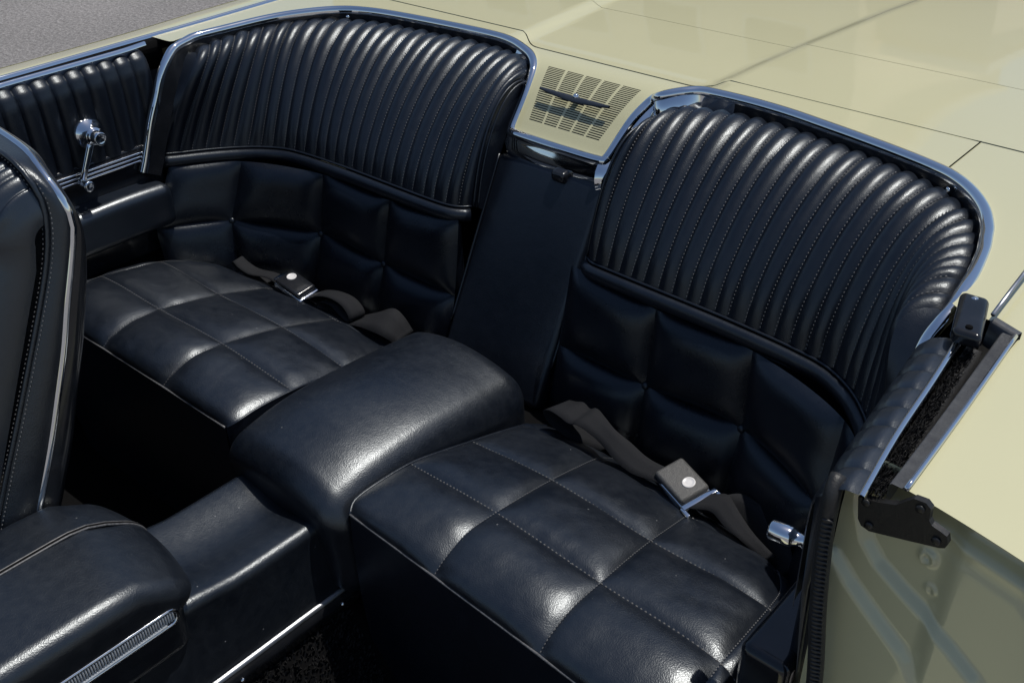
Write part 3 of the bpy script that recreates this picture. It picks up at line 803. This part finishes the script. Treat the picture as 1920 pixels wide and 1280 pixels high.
mk('chrome_strip', *sweep(C_, [(-.0055, -.002), (-.004, .002), (0, .0038), (.004, .002), (.0055, -.002)], [V((1, 0, 0)).lerp(V((0, .2, 1)), sstep(-.132, -.26, p.x)) for p in C_]), CHROME, fs_)
def shell(a, b):
    i = round(b*39); p = C_[i]; q = K_[i]
    if a < .5: t = a/.5; return p.lerp(q, t)+V((.010*math.sin(t*math.pi), .004*math.sin(t*math.pi), 0))
    t = (a-.5)/.5; return q+V((-.42*t, .012*math.sin(t*math.pi*.5), 0))
mk('seat_shell', *grid(17, 40, shell), SHELL, fs_, flip=False)
RF = .085
def face(a, b):
    """front cushion: from the welt over the rolled top and down the front"""
    d = .44*a**1.4; L = .62*b; q0 = RF*math.pi/2
    if L < q0:
        ph = L/RF; y = .226-RF*math.sin(ph); z = 1.004-RF*(1-math.cos(ph)); n = V((0, -math.sin(ph), math.cos(ph)))
    else:
        t = L-q0; y = .226-RF-t*.44; z = 1.004-RF-t*.90; n = V((0, -.90, .44))
    e = .060; back = e*(1-math.sqrt(max(0, 1-(1-min(d/e, 1))**2)))
    fl_ = sstep(.006, .016, d-.25*max(0, L-.07))*(1-sstep(.20, .215, L-.3*min(d, .2)))
    fr = (d/.018) % 1.0; q = 1-(2*fr-1)**2
    tz = .012*sstep(0, .2, d)
    return V((-.142-d, y, z+tz))-n*back+n*(.0062*fl_*q**.7)
mk('fluted_face', *grid(220, 90, face), LEAS, fs_, flip=True)
mk('welt', *tube([p+V((.0, -.002, .002)) for p in E_], .0034, 8, V((0, 1, -.5))), LEAC, fs_)
pp = [(p+V((.004, .003, 0)), V((1, -.3, 0))) for p in E_]
pq = [(p+V((-.005, -.006, 0)), V((.5, -1, 0))) for p in E_]
tag(mk('stitching', *join([stitch(pp, .0036, .0030, .0010, .0012), stitch(pq, .0036, .0030, .0010, .0012)]), THREAD, fs_), kind='stuff')
vs, fs = rbox((-.62, -.36, .36), (-.15, .08, .50), .05, 4, 6); mk('cushion', vs, fs, LEAC, fs_)

# ================================================================== SIDE TRIM PANELS
def trim(s, label):
    root = thing('side_trim_panel', label, 'trim panel', 'fluted side trim panels')
    mx = MX(s); fl = s < 0
    n = 10 if s < 0 else 8; y0, y1 = (.405, .745) if s < 0 else (.456, .745); pitch = (y1-y0)/n
    sec = [(.778, .735), (.777, .80), (.776, .85), (.777, .880), (.783, .899), (.794, .909), (.806, .912), (.818, .911)]
    if s < 0: sec = [(x+.006, z-.006) for x, z in sec]
    else: sec = [(.795, .735), (.794, .80), (.793, .845), (.794, .872), (.799, .889), (.809, .901), (.821, .907), (.832, .908)]
    for k in range(n):
        ya = y0+k*pitch
        def fn(a, b):
            i = min(int(b*7), 6); t = b*7-i; x = sec[i][0]*(1-t)+sec[i+1][0]*t; z = sec[i][1]*(1-t)+sec[i+1][1]*t
            i0, i1 = max(i-(1 if t < .5 else 0), 0), min(i+2 if t > .5 else i+1, 7)
            tx, tz = sec[i1][0]-sec[i0][0], sec[i1][1]-sec[i0][1]; L = math.hypot(tx, tz); nx, nz = -tz/L, tx/L
            h = (.0060*(1-(2*a-1)**2)**.7 if s < 0 else .0034*(1-(2*a-1)**2)**.42)*(1-.75*sstep(.80, 1, b))
            y = ya+pitch*a
            if s < 0: lift = 0.006
            else: lift = .006
            wv = .008*sstep(.62, .74, y)
            return mx(V((x+nx*h+(.6-y)*(.10 if s > 0 else .002)+(wv if s < 0 else 0), y, z+nz*h+lift*(y-.5))))
        mk('flute', *grid(9, 22, fn), LEAB if s < 0 else LEAS, root, flip=not fl)
    edge = resample([(.850, y0-.002, .909), (.838, .55, .912), (.830, .65, .915), (.822, .735, .918)], 24)
    if s < 0: edge = resample([(.800, .39, .915), (.802, .46, .918), (.803, .60, .919), (.803, .70, .920), (.812, .757, .920)], 24)
    mk('top_strip', *sweep([mx(p) for p in edge], [(-.004, -.005), (-.0028, .001), (0, .0022), (.0028, .001), (.004, -.005)], V((0, 0, 1))), CHROME, root, flip=fl)
    for dz in (0, -.008, -.016) if s < 0 else ():
        pth = [mx(V((.776, y0+(.690-y0)*i/12, .722+dz))) for i in range(13)]
        mk('bright_line', *tube(pth, .0022, 8), CHROME, root)
    vs, fs = rbox((.780 if s < 0 else .796, y0-.02 if s < 0 else .50, .50), (.822, .72, .735), .006, 2, 4, mx); mk('lower_panel', vs, fs, SHELL if s < 0 else LEAB, root, flip=fl)
    if s > 0:
        vs, fs = rbox((.793, y0-.003, .40), (.823, y0+.004, .899), .003, 2, 4, lambda p: V((max(p.x, .804+(.89-p.z)*.095)+.008*sstep(.80, .9, p.z), p.y, p.z-.014*sstep(.822, .795, p.x)*sstep(.85, .9, p.z)))); mk('end_cap', vs, fs, LEAB, root)
    # rolled armrest
    zt = .652 if s < 0 else .625
    def armf(p):
        q = p.copy()
        if s < 0: q.z += .010*math.sin((p.y-.4)*8)*sstep(.60, .66, p.z)
        return mx(q)
    vs, fs = rbox((.728 if s < 0 else .752, .40 if s < 0 else .470, zt-.085), (.812, .705, zt), .020 if s < 0 else .012, 5, 8, armf)
    mk('armrest', vs, fs, LEAS if s < 0 else SHELL, root, flip=fl)
    # window crank
    if s < 0:
        h = V((-.774, .580, .795)); ax = V((1, 0, 0))
        cr_ = mk('window_crank', *lathe(h, ax, [(0, .030), (.006, .030), (.010, .027), (.026, .017), (.030, .0165)], 28), CHROME, root)
        mk('hub_cap', *lathe(h+ax*.024, ax, [(0, .0135), (.010, .0135), (.026, .0130), (.028, .0115), (.026, .009), (.0265, .001)], 24), CHROME, cr_)
        kn = V((-.752, .5345, .713)); a0 = h+ax*.018; d = (kn-a0)
        mk('crank_arm', *sweep([a0, a0.lerp(kn, .3), a0.lerp(kn, .7), kn], circ(1, 10, .6), V((1, 0, 0)), True, [.009, .0075, .0065, .0075]), CHROME, cr_)
        mk('knob', *lathe(kn-ax*.006, ax, [(0, .006), (.004, .0085), (.010, .0065), (.016, .0085), (.032, .0105), (.036, .010), (.036, .006), (.033, .001)], 20), CHROME, cr_)
    else:
        ax = V((-1, -.10, -.06)).normalized(); kn = V((.789, .531, .752))
        cr_ = mk('window_crank', *lathe(kn, ax, [(-.012, .016), (0, .0135), (.006, .010), (.011, .0068), (.016, .0072), (.022, .0098), (.0235, .0110), (.045, .0110), (.047, .0098)], 24), CHROME, root)
        mk('crank_arm', *tube([kn-ax*.008, kn+V((.012, .030, .05))], .007, 10, V((1, 0, 0))), CHROME, cr_)
    return root
trim(-1, 'fluted black side trim with window crank on the far side')
trim(1, 'fluted black side trim roll nearest the camera, beside the door jamb')

# ================================================================== SEAT BELTS
def ribbon(pairs, th=.0014, n=40, wk=1.0):
    pairs = [(V(p), V(p).lerp(V(q), wk)) for p, q in pairs]
    A = resample([p[0] for p in pairs], n); B = resample([p[1] for p in pairs], n)
    vs = []
    for i in range(n):
        t = (A[min(i+1, n-1)]+B[min(i+1, n-1)]-A[max(i-1, 0)]-B[max(i-1, 0)]); nn_ = t.cross(B[i]-A[i]).normalized()*th
        vs += [A[i], A[i].lerp(B[i], .33)+nn_*.0, A[i].lerp(B[i], .67), B[i], B[i]+nn_, A[i].lerp(B[i], .67)+nn_, A[i].lerp(B[i], .33)+nn_, A[i]+nn_]
    fs = [(i*8+j, i*8+(j+1) % 8, (i+1)*8+(j+1) % 8, (i+1)*8+j) for i in range(n-1) for j in range(8)]
    fs += [tuple(range(7, -1, -1)), tuple((n-1)*8+j for j in range(8))]
    return vs, fs
b1 = thing('seat_belt', 'grey black lap belt with buckle lying across the near rear seat', 'seat belt', 'rear lap belts')
vs, fs = ribbon([((.30, .82, .43), (.33, .875, .44)), ((.255, .80, .440), (.27, .855, .455)), ((.212, .795, .455), (.225, .855, .465)), ((.200, .790, .478), (.217, .850, .480)), ((.216, .785, .492), (.239, .845, .490)), ((.240, .782, .494), (.256, .843, .500)), ((.262, .781, .490), (.270, .840, .496)), ((.280, .780, .497), (.287, .836, .508)), ((.305, .783, .490), (.310, .826, .506)), ((.335, .778, .484), (.340, .812, .505)), ((.362, .770, .478), (.372, .812, .496)), ((.398, .764, .474), (.405, .806, .490)), ((.430, .770, .473), (.432, .806, .486)), ((.452, .772, .476), (.455, .812, .484))], n=70, wk=.82)
mk('strap', vs, fs, WEB, b1)
fx, fy = V((.070, -.027, -.004)), V((.010, .052, .012)); bo = V((.478, .790, .481))
ff_ = frame_fn(bo, fx, fy-fx*(fy.dot(fx)/fx.dot(fx)), fx.cross(fy))
vs, fs = rbox((-.040, -.0285, -.014), (.038, .0275, -.0005), .003, 3, 3, ff_); bk = mk('buckle', vs, fs, CHROME, b1)
vs, fs = rbox((-.038, -.0265, -.004), (.035, .0260, .010), .006, 4, 4, ff_); mk('buckle_cover', vs, fs, GREYC, bk)
vs, fs = lathe(ff_(V((.012, .004, .0095))), fx.cross(fy), [(0, .0105), (.0016, .0102), (.0018, .0085), (.0010, .0078), (.0014, .004), (.0015, .001)], 24); mk('release_button', vs, fs, WHITE, bk)
for lo_, hi_ in (((.038, -.030, -.004), (.048, .032, .0055)), ((.040, -.033, -.005), (.060, -.026, .004)), ((.040, .027, -.005), (.060, .034, .004))):
    vs, fs = rbox(lo_, hi_, .002, 2, 2, ff_); mk('tongue', vs, fs, CHROME, b1)
vs, fs = ribbon([(ff_(V((.040, -.022, 0))), ff_(V((.040, .024, 0)))), (ff_(V((.050, -.020, .004))), ff_(V((.050, .022, .006)))), ((.545, .763, .482), (.552, .798, .494)), ((.575, .752, .480), (.583, .780, .490)), ((.605, .748, .474), (.615, .768, .478)), ((.640, .752, .455), (.655, .765, .46))], n=40)
mk('strap', vs, fs, WEB, b1)
vs, fs = ribbon([(ff_(V((.052, -.010, -.006))), ff_(V((.052, .032, -.002)))), ((.560, .795, .455), (.565, .822, .487)), ((.600, .790, .448), (.612, .812, .486)), ((.640, .775, .445), (.655, .790, .480)), ((.665, .755, .43), (.685, .765, .46))], n=30)
mk('strap', vs, fs, WEB, b1)

b2 = thing('seat_belt', 'grey black lap belt coiled behind the far rear cushion', 'seat belt', 'rear lap belts')
fx, fy = V((.088, -.003, -.010)), V((.0, .050, .006)); bo = V((-.462, .785, .478))
ff_ = frame_fn(bo, fx, fy, fx.cross(fy))
vs, fs = rbox((-.046, -.026, -.013), (.044, .026, -.001), .004, 3, 3, ff_); bk = mk('buckle', vs, fs, CHROME, b2)
vs, fs = rbox((-.043, -.024, -.004), (.036, .024, .008), .006, 4, 4, ff_); mk('buckle_cover', vs, fs, SHELL, bk)
vs, fs = lathe(ff_(V((-.022, .006, .0075))), fx.cross(fy), [(0, .0105), (.0016, .0102), (.0018, .0085), (.0010, .0078), (.0014, .004), (.0015, .001)], 24); mk('release_button', vs, fs, WHITE, bk)
vs, fs = ribbon([(ff_(V((-.046, -.020, -.006))), ff_(V((-.046, .020, -.006)))), ((-.54, .765, .478), (-.54, .800, .480)), ((-.580, .752, .476), (-.580, .790, .480)), ((-.605, .745, .486), (-.61, .785, .488)), ((-.622, .745, .494), (-.628, .783, .496)), ((-.630, .745, .486), (-.634, .783, .488)), ((-.618, .748, .474), (-.62, .785, .474)), ((-.590, .755, .464), (-.59, .79, .464)), ((-.56, .765, .45), (-.56, .80, .45))], n=60, wk=.7)
mk('strap', vs, fs, WEB, b2)
vs, fs = rbox((-.060, -.016, -.009), (-.046, .016, -.003), .002, 2, 2, ff_); mk('tongue', vs, fs, CHROME, b2)
vs, fs = ribbon([((-.425, .770, .462), (-.42, .815, .470)), ((-.395, .778, .480), (-.385, .826, .486)), ((-.36, .785, .488), (-.345, .834, .492)), ((-.325, .788, .484), (-.31, .840, .488)), ((-.302, .786, .468), (-.285, .840, .472)), ((-.305, .784, .455), (-.288, .838, .458)), ((-.328, .784, .462), (-.312, .836, .464)), ((-.355, .784, .474), (-.34, .834, .476)), ((-.383, .780, .472), (-.37, .828, .474)), ((-.392, .778, .460), (-.38, .824, .462)), ((-.37, .78, .448), (-.36, .826, .45)), ((-.33, .785, .44), (-.32, .83, .44))], n=80, wk=.62)
mk('strap', vs, fs, WEB, b2)
vs, fs = ribbon([((-.31, .782, .447), (-.30, .83, .45)), ((-.27, .784, .457), (-.265, .835, .468)), ((-.235, .784, .462), (-.228, .842, .488)), ((-.205, .788, .460), (-.205, .845, .480)), ((-.185, .80, .445), (-.185, .85, .45))], n=30)
mk('strap', vs, fs, WEB, b2)

# ================================================================== BUILDING BEHIND THE CAR (mirrored in the deck paint)
TAN = plain('cream_render', (.60, .52, .40), .8, (.68, .60, .48), 6, .4, 30)  # unseen tan walls, made paler to brighten their reflection in the deck
WPAINT = plain('white_trim', (.62, .61, .58), .5, (.7, .69, .66), 12)
GLASS = plain('window_glass', (.02, .025, .03), .06, (.03, .035, .04), 3)
def bx(lo, hi, mat, name, parent):
    (x0, y0, z0), (x1, y1, z1) = lo, hi
    vs = [V((x, y, z)) for z in (z0, z1) for y in (y0, y1) for x in (x0, x1)]
    return mk(name, vs, [(0, 2, 3, 1), (4, 5, 7, 6), (0, 1, 5, 4), (2, 6, 7, 3), (0, 4, 6, 2), (1, 3, 7, 5)], mat, parent, smooth=False)
bd = thing('shop_building', 'cream two storey building behind the car, mirrored in the deck paint', 'building')
bx((-18, 14.2, 0), (-5.1, 22, 8.4), TAN, 'wall', bd); bx((-18.2, 14.0, 8.4), (-4.95, 22.2, 8.7), WPAINT, 'parapet', bd)
bx((-5.1, 15.0, 0), (-3.4, 22, 5.3), TAN, 'wall', bd); bx((-4.95, 14.8, 5.3), (-3.3, 22.2, 5.5), WPAINT, 'parapet', bd)
for zz in (1.0, 4.9):
    for i in range(6):
        x = -17+2.0*i; wn = bx((x, 14.12, zz), (x+1.2, 14.19, zz+1.7), WPAINT, 'window', bd); bx((x+.08, 14.08, zz+.08), (x+1.12, 14.115, zz+1.62), GLASS, 'pane', wn)
bx((-4.5, 14.92, 0), (-3.5, 14.99, 2.2), BRKT, 'door', bd)
